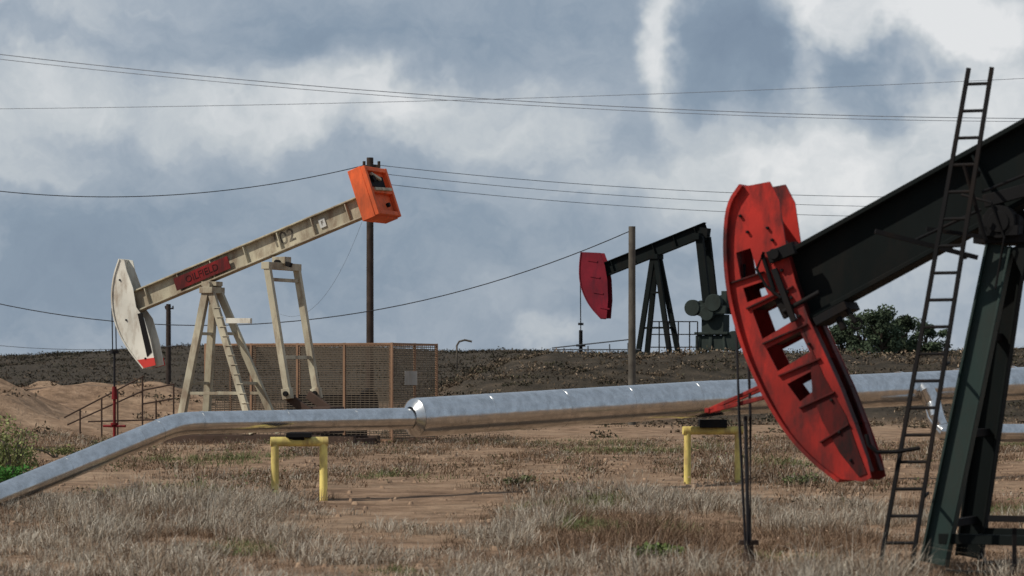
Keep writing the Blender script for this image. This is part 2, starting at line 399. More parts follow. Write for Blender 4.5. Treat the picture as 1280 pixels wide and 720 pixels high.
# ------------------------------------------------------------ pump jacks
def ibeam(mb,fr,p1,p2,H,W,web=.03,fl=.035,stiff=0):
    mb.bar(p1,p2,W,fl,fr.n,0,H/2-fl/2); mb.bar(p1,p2,W,fl,fr.n,0,-H/2+fl/2)
    mb.bar(p1,p2,web,H-2*fl,fr.n)
    d=(p2-p1).normalized()
    for k in range(stiff):
        c=p1.lerp(p2,(k+.5)/stiff); mb.bar(c-d*.012,c+d*.012,W-.03,H-2*fl-.004,fr.n)
def text(body,fr,center,axis,size,mat,parent,name,off):
    cu=bpy.data.curves.new(name,'FONT'); cu.body=body; cu.size=size; cu.align_x='CENTER'; cu.align_y='CENTER'; cu.extrude=.004
    t=bpy.data.objects.new(name+'_c',cu); scene.collection.objects.link(t); bpy.context.view_layer.update()
    me=bpy.data.meshes.new_from_object(t.evaluated_get(bpy.context.evaluated_depsgraph_get()))
    bpy.data.objects.remove(t)
    x=axis.normalized(); n=fr.n; y=n.cross(x)
    M=Matrix((x,y,n)).transposed().to_4x4(); M.translation=center+n*off
    me.transform(M); me.materials.clear(); me.materials.append(mat)
    ob=bpy.data.objects.new(name,me); scene.collection.objects.link(ob); setp(ob,parent)
def arcof(fr,pts,w): return [fr.tz(a,b,w) for a,b in pts]

# --- left cream unit
f1=Frame((262-640)/FL*66,66,24)
e1=empty('pumpjack',f1.pt(0,0,0))
def dn(pts,it=1):
    for _ in range(it):
        q=[]
        for i in range(len(pts)-1):
            a,b=pts[i],pts[i+1]; q+=[(a[0]*.75+b[0]*.25,a[1]*.75+b[1]*.25),(a[0]*.25+b[0]*.75,a[1]*.25+b[1]*.75)]
        pts=[pts[0]]+q+[pts[-1]]
    return pts
W=.2
front=dn(arcof(f1,[(150,324),(143,345),(140,370),(143,398),(152,421),(164,440),(180,460)],W),2)
back=arcof(f1,[(194,456),(188,425),(180,398),(170,384),(166,360),(158,338),(155,325)],W)
mb=MB(); poly=front+back
mb.plate(f1,poly,W-.02,W); mb.plate(f1,poly,-W,-W+.02); mb.strip(f1,front,-W-.03,W+.03,.03)
mb.obj('horse_head',creamw,e1)
mb=MB(); tip=arcof(f1,[(172,450),(180,460),(195,456.5),(193,447)],W); mb.plate(f1,tip,W+.003,W+.016); mb.plate(f1,tip,-W-.016,-W-.003)
mb.obj('head_tip',tipred,e1)
mb=MB(); st=arcof(f1,[(172,392),(178,391),(190,440),(184,446)],W); mb.plate(f1,st,W+.003,W+.012)  # dark steel strip on the head's lower rear side; bolt heads follow
for a in((150,350),(158,400),(182,448)):
    q=f1.tz(*a,W); mb.tube(f1.pt(q[0],W,q[1]),f1.pt(q[0],W+.03,q[1]),.022,n=8)
mb.obj('head_dark_strip',steel,e1)
A=f1.at(166,379,0); B=f1.at(458,256.5,0)
mb=MB(); ibeam(mb,f1,A,B,.50,.26,stiff=7); mb.obj('walking_beam',cream,e1,.006)
d=(B-A).normalized(); up=f1.n.cross(d)
lab=f1.at(256,342,0); mb=MB(); mb.bar(lab-d*.76,lab+d*.76,.02,.30,f1.n,.13); mb.obj('nameplate',dkred,e1)
text('OILFIELD',f1,lab,d,.23,textd,e1,'nameplate_letters',.144)
text('102',f1,f1.at(355,298,0),d,.42,textm,e1,'unit_number',.02)
pl=f1.at(404,279,0); mb=MB(); mb.bar(pl-d*.08,pl+d*.08,.015,.20,f1.n,.04); mb.obj('data_plate',whitep,e1)
text('F',f1,pl,d,.14,textm,e1,'data_plate_mark',.05)
c=f1.at(466,244,0); mb=MB()
mb.bar(c-up*.60,c+up*.60,1.15,.34,f1.n)
e=c+d*.17
ob=mb.obj('beam_counterweight',orange,e1,.015)
mb=MB()
for s in (-.52,.52): mb.bar(e+d*.05+f1.n*s-up*.58,e+d*.05+f1.n*s+up*.58,.10,.10,f1.n)
for s in (-.52,0.0,.52): mb.bar(e+d*.05+up*s-f1.n*.46,e+d*.05+up*s+f1.n*.46,.10,.10,d)
mb.obj('counterweight_ribs',orange,e1,.01)
mb=MB()
mb.bar(e+up*.26-f1.n*.38+d*.01,e+up*.26+f1.n*.36+d*.01,.03,.26,d)  # flat dark panel set into the upper recess; bolts follow
mb.tube(e+up*.3+f1.n*.2,e+up*.3+f1.n*.2+d*.09,.07,n=14); mb.tube(e-up*.3-f1.n*.2,e-up*.3-f1.n*.2+d*.07,.05,n=14)
mb.obj('counterweight_dark_inset',steel,e1)
mb=MB(); mb.bar(e+up*.05-f1.n*.42+d*.10,e+up*.02+f1.n*.42+d*.10,.10,.07,d); mb.bar(e+up*.30-f1.n*.15+d*.06,e+up*.42+f1.n*.25+d*.06,.06,.07,d)
mb.obj('counterweight_clamps',cream,e1,.01)
mb=MB(); top=f1.tz(265,364); fb=f1.tz(240,548)[0]; bb=f1.tz(333,548)[0]
for w in(-1,1):
    mb.bar(f1.pt(top[0]-.05,w*.18,top[1]),f1.pt(fb,w*.62,.28),.13,.17,f1.n)
    mb.bar(f1.pt(top[0]+.08,w*.18,top[1]),f1.pt(bb,w*.62,.28),.11,.16,f1.n)
    q0=f1.pt(top[0]-.05,w*.18,top[1]).lerp(f1.pt(fb,w*.62,.28),.72); q1=f1.pt(top[0]+.08,w*.18,top[1]).lerp(f1.pt(bb,w*.62,.28),.72)
    mb.bar(q0,q1,.05,.07,f1.n)
for k in(.3,.65):
    for tt in(fb,bb):
        a=f1.pt(top[0],.18,top[1]).lerp(f1.pt(tt,.62,.28),k); b2=f1.pt(top[0],-.18,top[1]).lerp(f1.pt(tt,-.62,.28),k); mb.bar(a,b2,.07,.07)
mb.bar(f1.pt(top[0],-.3,top[1]+.02),f1.pt(top[0],.3,top[1]+.02),.34,.14)
mb.obj('samson_post',cream,e1,.006)
mb=MB()
for k in np.linspace(.12,.92,13):
    a=f1.pt(top[0]+.08,.18,top[1]).lerp(f1.pt(bb,.62,.28),k); mb.tube(a-f1.a*.02+f1.n*.07,a+f1.a*.16+f1.n*.07,.012,n=6)
mb.obj('climbing_rungs',cream,e1)
mb=MB(); mb.tube(f1.pt(top[0],-.28,top[1]+.13),f1.pt(top[0],.28,top[1]+.13),.1,n=16); mb.bar(f1.pt(top[0]-.2,0,top[1]+.17),f1.pt(top[0]+.2,0,top[1]+.17),.3,.1,f1.n); mb.obj('saddle_bearing',cream,e1,.005)
mb=MB(); mb.bar(f1.at(283,401,.25),f1.at(314,401,.25),.09,.12,f1.n); mb.obj('post_bracket',creamw,e1,.005)
eq=f1.tz(352,331); mb=MB()
mb.bar(f1.pt(eq[0],-.78,eq[1]-.04),f1.pt(eq[0],.78,eq[1]-.04),.2,.16)
mb.bar(f1.pt(eq[0]-.17,0,eq[1]+.1),f1.pt(eq[0]+.17,0,eq[1]+.1),.3,.16,f1.n)
pb=f1.tz(378,492)
for w in(-.7,.7):
    mb.bar(f1.pt(eq[0],w,eq[1]+.02),f1.pt(pb[0],w,pb[1]),.12,.15,f1.n)
    mb.bar(f1.pt(pb[0]-.03,w,pb[1]+.12),f1.pt(pb[0]+.01,w,pb[1]-.12),.16,.22,f1.n)
for k in(.12,.72):
    u0=f1.pt(eq[0],.7,eq[1]).lerp(f1.pt(pb[0],.7,pb[1]),k); u1=f1.pt(eq[0],-.7,eq[1]).lerp(f1.pt(pb[0],-.7,pb[1]),k); mb.bar(u0,u1,.06,.08)
mb.obj('pitman_arms',cream,e1,.006)
mb=MB(); mb.tube(f1.pt(eq[0],-.2,eq[1]+.04),f1.pt(eq[0],.26,eq[1]+.04),.07,n=16); mb.bar(f1.pt(eq[0]+.18,.1,eq[1]+.02),f1.pt(eq[0]+.30,.1,eq[1]-.02),.12,.1,f1.n)
for w in(-.7,.7): mb.tube(f1.pt(pb[0],w-.1,pb[1]),f1.pt(pb[0],w+.14,pb[1]),.06)
mb.obj('bearing_pins',steel,e1,.004)
mb=MB(); gx=pb[0]+.45
for w in(-.55,.55):
    mb.bar(f1.pt(pb[0]-.15,w,pb[1]-.02),f1.pt(gx+.15,w,.70),.1,.2,f1.n)
mb.tube(f1.pt(gx,-.55,.74),f1.pt(gx,.55,.74),.09); mb.bar(f1.pt(gx-.45,0,.60),f1.pt(gx+.45,0,.60),.7,.6,f1.n)
mb.obj('crank_gearbox',rustd,e1,.02)
mb=MB()
for w in(-.6,.6): mb.bar(f1.pt(fb-.5,w,.15),f1.pt(gx+1.2,w,.15),.14,.18,f1.n)
for t in(fb-.4,fb+.1,bb,gx-.5,gx+.5,gx+1.1): mb.bar(f1.pt(t,-.6,.12),f1.pt(t,.6,.12),.12,.14)
mb.obj('skid_base',rustd,e1,.006)
ct=f1.tz(143,385)[0]; mb=MB()
z0=f1.tz(148,440)[1]
for w in(-.08,.08): mb.tube(f1.pt(ct-.02,w,f1.tz(143,385)[1]),f1.pt(ct,w,z0),.014)
mb.bar(f1.pt(ct,-.14,z0),f1.pt(ct,.14,z0),.06,.08); mb.tube(f1.pt(ct,0,z0),f1.pt(ct,0,.9),.026)
mb.obj('bridle_and_rod',cable,e1)
mb=MB(); mb.tube(f1.pt(ct,0,-.05),f1.pt(ct,0,1.2),.035,n=16); mb.tube(f1.pt(ct,0,.45),f1.pt(ct,0,.5),.09,n=16)
mb.tube(f1.pt(ct,0,1.05),f1.pt(ct,0,1.35),.07,.05,n=14); mb.tube(f1.pt(ct-.3,0,.42),f1.pt(ct+.3,0,.42),.03)
mb.obj('wellhead',dkred,e1)

# --- middle dark unit
GZ=hgt(6.1,120)
f2=Frame((820-640)/FL*120,120,25); e2=empty('pumpjack.001',f2.pt(0,0,GZ)); W=.25
front=dn(arcof(f2,[(727,315),(725,330),(725,350),(730,368),(739,384),(752,398)],W),2)
back=arcof(f2,[(758,398),(760,375),(759,350),(756,332),(750,316)],W)
mb=MB(); mb.plate(f2,front+back,W-.03,W); mb.plate(f2,front+back,-W,-W+.03); mb.strip(f2,front,-W-.03,W+.03,.04)
mb.obj('horse_head',maroon,e2)
mb=MB()
for a in((735,325),(738,345),(742,365),(750,384)):
    q=f2.tz(*a,W); mb.bar(f2.pt(q[0],W+.015,q[1]),f2.pt(q[0]+.45,W+.015,q[1]-.08),.03,.06,f2.n)
mb.obj('head_ribs',maroon,e2)
A=f2.at(754,338); B=f2.at(884,286); mb=MB(); ibeam(mb,f2,A,B,.58,.3,stiff=5); mb.obj('walking_beam',blackp,e2,.006)
mb=MB(); top=f2.tz(820,322); fb=f2.tz(803,445)[0]; bb=f2.tz(843,445)[0]
for w in(-1,1):
    for tt,o in((fb,-.06),(bb,.08)):
        mb.bar(f2.pt(top[0]+o,w*.2,top[1]),f2.pt(tt,w*.5,GZ+.1),.16,.2,f2.n)
for k in(.35,.7):
    for tt in(fb,bb): mb.bar(f2.pt(top[0],.2,top[1]).lerp(f2.pt(tt,.5,GZ),k),f2.pt(top[0],-.2,top[1]).lerp(f2.pt(tt,-.5,GZ),k),.08,.08)
    mb.bar(f2.pt(top[0],.2,top[1]).lerp(f2.pt(fb,.5,GZ),k),f2.pt(top[0],.2,top[1]).lerp(f2.pt(bb,.5,GZ),k),.08,.08,f2.n)
mb.bar(f2.pt(top[0],-.35,top[1]+.04),f2.pt(top[0],.35,top[1]+.04),.4,.2)
mb.obj('samson_post',blackp,e2)
mb=MB(); eq=f2.tz(879,296); pb=f2.tz(888,378)
mb.bar(f2.pt(eq[0]-.1,-.65,eq[1]),f2.pt(eq[0]-.1,.65,eq[1]),.3,.26); mb.bar(f2.pt(eq[0]-.1,0,eq[1]+.2),f2.pt(eq[0]+.25,0,eq[1]+.15),.4,.4,f2.n)
for w in(-.42,.42): mb.bar(f2.pt(eq[0],w,eq[1]),f2.pt(pb[0],w,pb[1]),.20,.32,f2.n)
mb.bar(f2.pt(eq[0],.5,eq[1]-.5),f2.pt(eq[0],-.5,eq[1]-.5),.12,.14)
mb.obj('pitman_arms',blackp,e2)
mb=MB(); gz=CZ+(HY-394)/FL*119; gt=f2.tz(893,394)[0]
for w in(-.55,.55):
    mb.bar(f2.pt(gt-.9,w,gz+.28),f2.pt(gt+.75,w,gz+.2),.16,.34,f2.n)
    mb.tube(f2.pt(gt-.75,w-.13,gz+.3),f2.pt(gt-.75,w+.13,gz+.3),.34,n=22); mb.tube(f2.pt(gt+.2,w-.15,gz+.5),f2.pt(gt+.2,w+.15,gz+.5),.36,n=22)
    mb.tube(f2.pt(gt-.1,w-.11,gz+.05),f2.pt(gt-.1,w+.11,gz+.05),.3,n=22)
mb.tube(f2.pt(gt,-.6,gz),f2.pt(gt,.6,gz),.14)
mb.bar(f2.pt(gt+.55,.2,gz+.3),f2.pt(gt+.55,.2,gz+1.0),.25,.25,f2.n)
mb.obj('crank_counterweights',baseg,e2,.02)
mb=MB(); h=gz-GZ
mb.bar(f2.pt(gt-.45,0,GZ+h*.80),f2.pt(gt+.55,0,GZ+h*.80),.7,h*.42,f2.n)
for s in(-.6,0,.7):
    for w in(-.45,.45): mb.bar(f2.pt(gt+s,w,GZ+.1),f2.pt(gt+s*.8,w*.8,GZ+h*.6),.16,.16)
mb.bar(f2.pt(gt-.7,0,GZ+h*.35),f2.pt(gt+.8,0,GZ+h*.35),.8,h*.35,f2.n)
mb.bar(f2.pt(gt-.7,0,GZ+h*.57),f2.pt(gt+.8,0,GZ+h*.57),1.1,.12,f2.n)
mb.bar(f2.pt(fb-.6,0,GZ+.08),f2.pt(gt+1.5,0,GZ+.08),1.2,.2,f2.n)
mb.tube(f2.pt(gt+1.0,.3,GZ+.7),f2.pt(gt+1.0,.42,GZ+.7),.42,n=24)
mb.obj('gearbox_and_base',baseg,e2,.03)
mb=MB(); ct=f2.tz(726,350)[0]; mb.tube(f2.pt(ct-.02,0,f2.tz(726,350)[1]),f2.pt(ct,0,GZ+.9),.022); mb.tube(f2.pt(ct,0,GZ-.1),f2.pt(ct,0,GZ+1.2),.08); mb.tube(f2.pt(ct,0,GZ+.5),f2.pt(ct,0,GZ+.6),.2); mb.bar(f2.pt(ct,-.2,f2.tz(726,405)[1]),f2.pt(ct,.2,f2.tz(726,405)[1]),.08,.1)
mb.obj('rod_and_wellhead',steel,e2)
mb=MB()
for px in (812,824,836,848,862,872): mb.tube(P(px,448,117),P(px,402,117),.03,n=6)
for py in (402,418,434): mb.tube(P(812,py,117),P(872,py,117),.025,n=6)
mb.obj('guard_rail',steel,e2)

# --- right red/black unit (nearest)
f3=Frame(2.115,23.5,25); e3=empty('pumpjack.002',f3.pt(2.,0,0)); W=.2
front=dn(arcof(f3,[(930,233),(914,256),(910,300),(912,345),(919,385),(931,428),(946,466),(966,506),(992,546),(1022,577),(1052,599)],W),2)
back=arcof(f3,[(1080,602),(1089,597),(1084,575),(1068,530),(1050,484),(1030,440),(1010,396),(994,352),(982,305),(974,250),(962,227)],W)
def hl(pts): return arcof(f3,pts,W)
holes=[hl([(920,316),(938,310),(948,344),(926,350)]),hl([(929,360),(953,352),(960,368),(934,378)]),hl([(940,388),(984,366),(996,398),(953,424)]),hl([(958,436),(1000,414),(1012,440),(972,464)]),
       hl([(984,480),(1016,463),(1025,482),(1000,502)])]
mb=MB(); mb.plate(f3,front+back,W-.018,W,holes)
mb.obj('head_side_plate',red,e3)
mb=MB(); mb.plate(f3,front+back,-W,-W+.018,holes); mb.obj('head_far_plate',red,e3)
mb=MB(); mb.strip(f3,front,-W-.05,W+.05,.03); mb.obj('head_track',red,e3)
mb=MB()
bk=arcof(f3,[(1086,590),(1066,530),(1048,484),(1028,440),(1008,396),(990,345),(977,300)],W)
for i in range(len(bk)-1): mb.bar(f3.pt(bk[i][0],.13,bk[i][1]),f3.pt(bk[i+1][0],.13,bk[i+1][1]),.1,.02,f3.n); mb.bar(f3.pt(bk[i][0],-.13,bk[i][1]),f3.pt(bk[i+1][0],-.13,bk[i+1][1]),.1,.02,f3.n)
mb.obj('head_back_flange',redin,e3,.004)
mb=MB()
for a,b2 in (((914,354),(956,340)),((934,386),(992,358)),((954,430),(1010,405)),((974,470),(1026,448)),((1000,510),(1044,490)),((1026,553),(1062,530))):
    p=f3.tz(*a,W); q=f3.tz(*b2,W); mb.bar(f3.pt(p[0],W+.014,p[1]),f3.pt(q[0],W+.014,q[1]),.028,.014,f3.n)
    mb.bar(f3.pt(p[0]+.03,0,p[1]),f3.pt(q[0]-.02,0,q[1]),2*W-.04,.012,f3.n)
mb.obj('head_ribs',redin,e3,.002)
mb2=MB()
dk=arcof(f3,[(1002,408),(1030,470),(1058,520),(1074,566),(1084,592),(1074,596),(1050,566),(1028,526),(1016,494),(1014,462),(1016,440)],W); mb2.plate(f3,dk,W+.002,W+.008); mb2.obj('head_dark_overlay',redin,e3)  # added thin sheet, only darkens the lower rear of the side plate
mb=MB()
hp=f3.tz(972,318,W); mb.tube(f3.pt(hp[0],-.3,hp[1]),f3.pt(hp[0],.3,hp[1]),.045,n=16); mb.bar(f3.pt(hp[0]-.06,W+.04,hp[1]-.03),f3.pt(hp[0]+.16,W+.04,hp[1]+.05),.06,.10,f3.n)
mb.tube(f3.pt(hp[0]-.12,W+.03,hp[1]-.0),f3.pt(hp[0]-.02,W+.03,hp[1]-.30),.018)
mb.bar(f3.pt(hp[0]-.02,W+.03,hp[1]-.12),f3.pt(hp[0]+.16,W+.05,hp[1]-.55),.03,.05,f3.n)
mb.path([f3.pt(hp[0]-.1,W+.05,hp[1]+.02),f3.pt(hp[0]-.16,W+.06,hp[1]-.12),f3.pt(hp[0]-.08,W+.05,hp[1]-.26),f3.pt(hp[0]+.05,W+.05,hp[1]-.36)],.014)
for a in ((935,290),(1000,395),(1012,430),(985,365),(1040,500),(1050,540),(926,270),(1064,575),(960,285),(966,300),(978,338),(990,372)):
    q=f3.tz(*a,W); mb.tube(f3.pt(q[0],W,q[1]),f3.pt(q[0],W+.03,q[1]),.014,n=6)
mb.obj('hinge_pin',steel,e3,.004)
p0=f3.at(1040,337); p1=f3.at(1200,249); d=(p1-p0).normalized(); A=p0-d*.42; Bm=p0+d*6.0
mb=MB(); ibeam(mb,f3,A,Bm,.60,.28,.05,.04,stiff=0)
for t in (1.9,3.2,4.6): mb.bar(A+d*t-d*.01,A+d*t+d*.01,.25,.5,f3.n)
mb.obj('walking_beam',blackp,e3,.006)
up=f3.n.cross(d)
mb=MB(); q=A+d*.32-up*.34
mb.bar(q-d*.18,q+d*.12,.34,.07,f3.n); mb.tube(q-up*.05+f3.n*.1,q-up*.16+f3.n*.1,.03); mb.tube(q+d*.1-up*.02+f3.n*.12,q+d*.12-up*.16+f3.n*.12,.022)
mb.path([q+d*.12-up*.17+f3.n*.12+Vector((math.cos(a)*.045,0,math.sin(a)*.045)) for a in np.linspace(0,6.2,14)],.011,6)
mb.bar(A-up*.2-d*.02+f3.n*.16,A+up*.15-d*.02+f3.n*.16,.05,.12,f3.n)
mb.tube(A-up*.15+f3.n*.2-d*.05,A-up*.15+f3.n*.2+d*.3,.02)
mb.obj('head_latch',steel,e3,.004)
pv=f3.tz(1262,300); mb=MB()
fbt=f3.tz(1190,722)[0]; 
for w in(-1,1):
    ta=f3.pt(pv[0]-.02,w*.2,pv[1]-.05); ba=f3.pt(fbt,w*.50,.12)
    mb.bar(ta,ba,.03,.19,f3.n); mb.bar(ta,ba,.13,.02,f3.n,0,.095); mb.bar(ta,ba,.13,.02,f3.n,0,-.095)
    if w==1: mb.obj('samson_front_leg',greenp,e3,.004)
    else: mb.obj('samson_far_leg',blackp,e3,.004)
    if w==-1: mb=MB()
mb=MB()
for w in(-1,1):
    ta=f3.pt(pv[0]-.02,w*.2,pv[1]-.05); ba=f3.pt(fbt,w*.50,.12)
    tb=f3.pt(pv[0]+.15,w*.2,pv[1]-.05); bb=f3.pt(pv[0]+1.35,w*.56,.12)
    mb.bar(tb,bb,.1,.17,f3.n)
    mb.bar(ta.lerp(ba,.92),tb.lerp(bb,.92),.05,.08,f3.n)
mb.obj('samson_rear_legs',blackp,e3,.004)
mb=MB()
for k in(.30,.6,.88):
    a=f3.pt(pv[0]-.02,.2,pv[1]).lerp(f3.pt(fbt,.50,.12),k); b2=f3.pt(pv[0]-.02,-.2,pv[1]).lerp(f3.pt(fbt,-.50,.12),k); mb.bar(a,b2,.06,.06)
mb.bar(f3.pt(pv[0]-.22,0,pv[1]),f3.pt(pv[0]+.34,0,pv[1]),.56,.07,f3.n)
mb.tube(f3.pt(pv[0],-.34,pv[1]+.13),f3.pt(pv[0],.34,pv[1]+.13),.085,n=18)
for w in(-.26,.26):
    mb.tube(f3.pt(pv[0],w-.07,pv[1]+.13),f3.pt(pv[0],w+.07,pv[1]+.13),.13,n=20); mb.bar(f3.pt(pv[0]-.16,w,pv[1]+.06),f3.pt(pv[0]+.16,w,pv[1]+.06),.14,.08,f3.n)
    for s in(-.13,.13): mb.tube(f3.pt(pv[0]+s,w,pv[1]+.05),f3.pt(pv[0]+s,w,pv[1]+.19),.02,n=6)
mb.bar(f3.pt(pv[0]-.15,.2,pv[1]+.3),f3.pt(pv[0]+.35,.2,pv[1]+.42),.05,.1,f3.n)
mb.path([f3.pt(pv[0]-.3,.33,pv[1]+.35),f3.pt(pv[0]-.05,.36,pv[1]+.28),f3.pt(pv[0]+.05,.34,pv[1]+.0),f3.pt(pv[0]-.02,.35,pv[1]-.4)],.012)
mb.obj('centre_bearing',steel,e3,.004)
mb=MB(); R0=A+d*5.9; 
mb.bar(R0-f3.n*.8-up*.4,R0+f3.n*.8-up*.4,.2,.2)
gt=5.0
for w in(-.7,.7): mb.bar(R0+f3.n*w-up*.4,f3.pt(gt+.2,w,1.4),.12,.16,f3.n); mb.bar(f3.pt(gt-.6,w*.8,1.0),f3.pt(gt+.6,w*.8,1.5),.12,.4,f3.n)
mb.bar(f3.pt(gt-.5,0,.95),f3.pt(gt+.5,0,.95),.8,.9,f3.n)
for w in(-.56,.56): mb.bar(f3.pt(fbt+.1,w,-.02),f3.pt(gt+1.5,w,-.02),.16,.2,f3.n)
mb.obj('pitman_crank_skid',blackp,e3,.01)
mb=MB(); lb,lt=P(1097,726,22.05),P(1211,85,22.05); rb,rt=P(1137,726,21.95),P(1240,84,21.95)
mb.bar(lb,lt,.03,.03,f3.n); mb.bar(rb,rt,.03,.03,f3.n)
n=19
for k in range(n):
    q=(k+.4)/n; mb.tube(lb.lerp(lt,q),rb.lerp(rt,q),.013,n=8)
for q in(.16,.42,.63,.8):
    a=rb.lerp(rt,q); mb.tube(a,a+Vector((.12,.55,.02)),.014)
mb.obj('ladder',steel,e3)
mb=MB(); mb.bar(P(1094,289,22.3),P(1222,322,22.3),.05,.035); mb.bar(P(1158,286,22.35),P(1228,296,22.35),.05,.03); mb.tube(P(1140,302,22.3),P(1226,262,22.3),.012)
mb.path([P(1083,543,22.),P(1086,556,22.),P(1096,565,22.),P(1118,565,22.),P(1150,560,22.)],.018)
mb.tube(P(1205,205,22.),P(1232,300,22.1),.016); mb.tube(P(1228,240,22.1),P(1290,215,22.2),.012)
mb.bar(P(1236,648,21.9),P(1330,650,21.7),.03,.05); mb.bar(P(1268,660,21.9),P(1268,726,21.9),.03,.03)
mb.obj('brackets',steel,e3)
mb=MB(); 
a,b1,b2=f3.tz(885,513,.1),f3.tz(962,478,.1),f3.tz(955,497,.1)
mb.bar(f3.pt(a[0],.1,a[1]),f3.pt(b1[0],.1,b1[1]),.04,.03,f3.n); mb.bar(f3.pt(a[0],.1,a[1]-.01),f3.pt(b2[0],.1,b2[1]),.04,.035,f3.n)
mb.bar(f3.pt(a[0],-.12,a[1]+.02),f3.pt(b1[0],-.12,b1[1]),.04,.03,f3.n); mb.bar(f3.pt(a[0],.13,a[1]),f3.pt(a[0],-.14,a[1]),.04,.04)
mb.obj('rod_hanger',red,e3,.004)
mb=MB(); tw=f3.tz(936,690,0)
for px,w in((920,.14),(934,-.1)):
    mb.path([f3.at(px-4,330,w),f3.at(px,400,w),f3.at(px+4,520,w),f3.at(932 if w>0 else 938,686,w*.4)],.012)
mb.path([f3.at(932,520,.02),f3.at(936,700,.02)],.016)
mb.obj('bridle_cables',cable,e3)
mb=MB(); q=f3.pt(tw[0],0,0)
mb.tube(q+Vector((0,0,-.05)),q+Vector((0,0,.13)),.06,n=14); mb.tube(q+Vector((0,0,.1)),q+Vector((0,0,.2)),.04,n=12); mb.bar(q+Vector((-.08,0,.22)),q+Vector((.08,0,.22)),.05,.04)
mb.obj('wellhead',rustd,e3)

# ------------------------------------------------------------ pipeline
pl=empty('pipeline',P(520,525,38)); mb=MB()
def sweep(pts,r): mb.path(pts,r,36)
a=P(0,620,34.2); b=P(222,529,36.4); c=P(516,523,38.4)
d0=(b-a).normalized(); d1=(c-b).normalized()
el=[b-d0*.28]+[ (b-d0*.28)*(1-t)**2+b*2*t*(1-t)+(b+d1*.28)*t*t for t in (.2,.4,.6,.8)]+[b+d1*.28]
aa=a-d0*6
sweep([aa,a]+el+[c+d1*.1],.145)
L1=P(518,522,38.4); L2=P(890,498,42.); L3=P(1245,481,45.5)
dd=(L3-L1).normalized(); L4=L3+dd*14
def seams(p,q,r,step):
    n=int((q-p).length/step); D=(q-p).normalized()
    for k in range(1,n+1):
        s=p+D*step*(k+random.uniform(-.06,.06)); mb.tube(s-D*.02,s+D*.02,r+.0028,n=36)
sweep([L1,L2],.265); sweep([L2,L3,L4],.262)
mb.tube(L1-dd*.07,L1+dd*.002,.15,.264,n=36,caps=False)
seams(a,b-d0*.4,.145,1.15); seams(b+d1*.4,c-d1*.3,.145,1.15); seams(L1,L2,.265,1.3); seams(L2,L4,.262,1.3)
mb.tube(b-d0*.36,b-d0*.32,.15,n=36); mb.tube(b+d1*.32,b+d1*.36,.15,n=36)
q0=P(1150,478,44.4); q1=P(1166,505,44.2); q2=P(1172,532,44.0); q3=P(1190,541,43.9); q4=P(1420,541,45)
sweep([q0,P(1158,490,44.2),q1,P(1170,522,44),q2+Vector((.03,0,-.03)),P(1180,540,43.9),q3,q4],.14)
mb.obj('cladding',alu,pl)
def support(px,py,D,top,hw,name):
    x=(px-640)/FL*D; z=hgt(x,D); e=empty(name,(x,D,z)); m=MB()
    dx=hw*D/FL
    for s in(-1,1):
        m.tube((x+s*dx,D+.05*s,z-.1),(x+s*dx,D+.05*s,top-.02),.052,n=16)
    m.tube((x-dx*1.18,D-.06,top),(x+dx*1.18,D+.06,top),.062,n=16)
    m.obj('frame',yellow,e,.0); return e,x
e,x=support(374,0,36.9,P(374,552,36.9).z,30,'pipe_support')
m_=MB(); z=P(374,552,36.9).z; m_.bar((x-.16,36.9,z+.085),(x+.16,36.9,z+.085),.3,.06); m_.bar((x-.03,36.9,z+.02),(x-.03,36.9,z+.12),.2,.14); m_.obj('pipe_shoe',steel,e,.005)
e,x=support(891,0,42.,P(891,538,42.).z,32,'pipe_support')
m_=MB(); z=P(891,538,42.).z; m_.bar((x-.2,42,z+.1),(x+.2,42,z+.1),.35,.12); m_.obj('pipe_shoe',steel,e,.005)
e,x=support(1420,0,46.5,P(1420,520,46.5).z,32,'pipe_support')

# ------------------------------------------------------------ wire cage
NC=Vector((-2.868,68,0)); LC=Vector(((257-640)/FL*70,70,0)); u=(LC-NC); Lw=u.length; u.normalize(); v=Vector((-u.y,u.x,0)); v=-v if v.y<0 else v
ce=empty('wire_mesh_enclosure',NC); H=2.37; Dp=2.55; fr_=MB(); wr=MB()
cs=[NC,NC+u*Lw,NC+u*Lw+v*Dp,NC+v*Dp]
for i in range(4):
    p,q=cs[i],cs[(i+1)%4]; dd=(q-p); ln=dd.length; dd.normalize()
    for h in(.06,H): fr_.bar(p+Vector((0,0,h)),q+Vector((0,0,h)),.05,.05)
    n=4 if ln>3 else 2
    for k in range(n): s=p+dd*ln*k/n; fr_.bar(s+Vector((0,0,-.05)),s+Vector((0,0,H+.03)),.055,.055,dd)
    k=0
    while k*.12<ln: s=p+dd*k*.12; wr.bar(s+Vector((0,0,.05)),s+Vector((0,0,H)),.008,.008,dd); k+=1
    k=1
    while k*.055<H: wr.bar(p+Vector((0,0,k*.055)),q+Vector((0,0,k*.055)),.010,.019); k+=1
k=1
while k*.1<Lw: wr.bar(NC+u*k*.1+Vector((0,0,H)),NC+u*k*.1+v*Dp+Vector((0,0,H)),.008,.008); k+=1
fr_.obj('frame',rust,ce,.004); wr.obj('mesh_panels',wirem,ce,smooth=False)
mm=MB(); nn=Vector((v.y,-v.x,0)); nn=nn if nn.x>0 else -nn
mm.bar(NC+v*.6+nn*.05+Vector((0,0,1.55)),NC+v*1.3+nn*.05+Vector((0,0,1.55)),.015,.34); mm.obj('notice_board',board,ce)
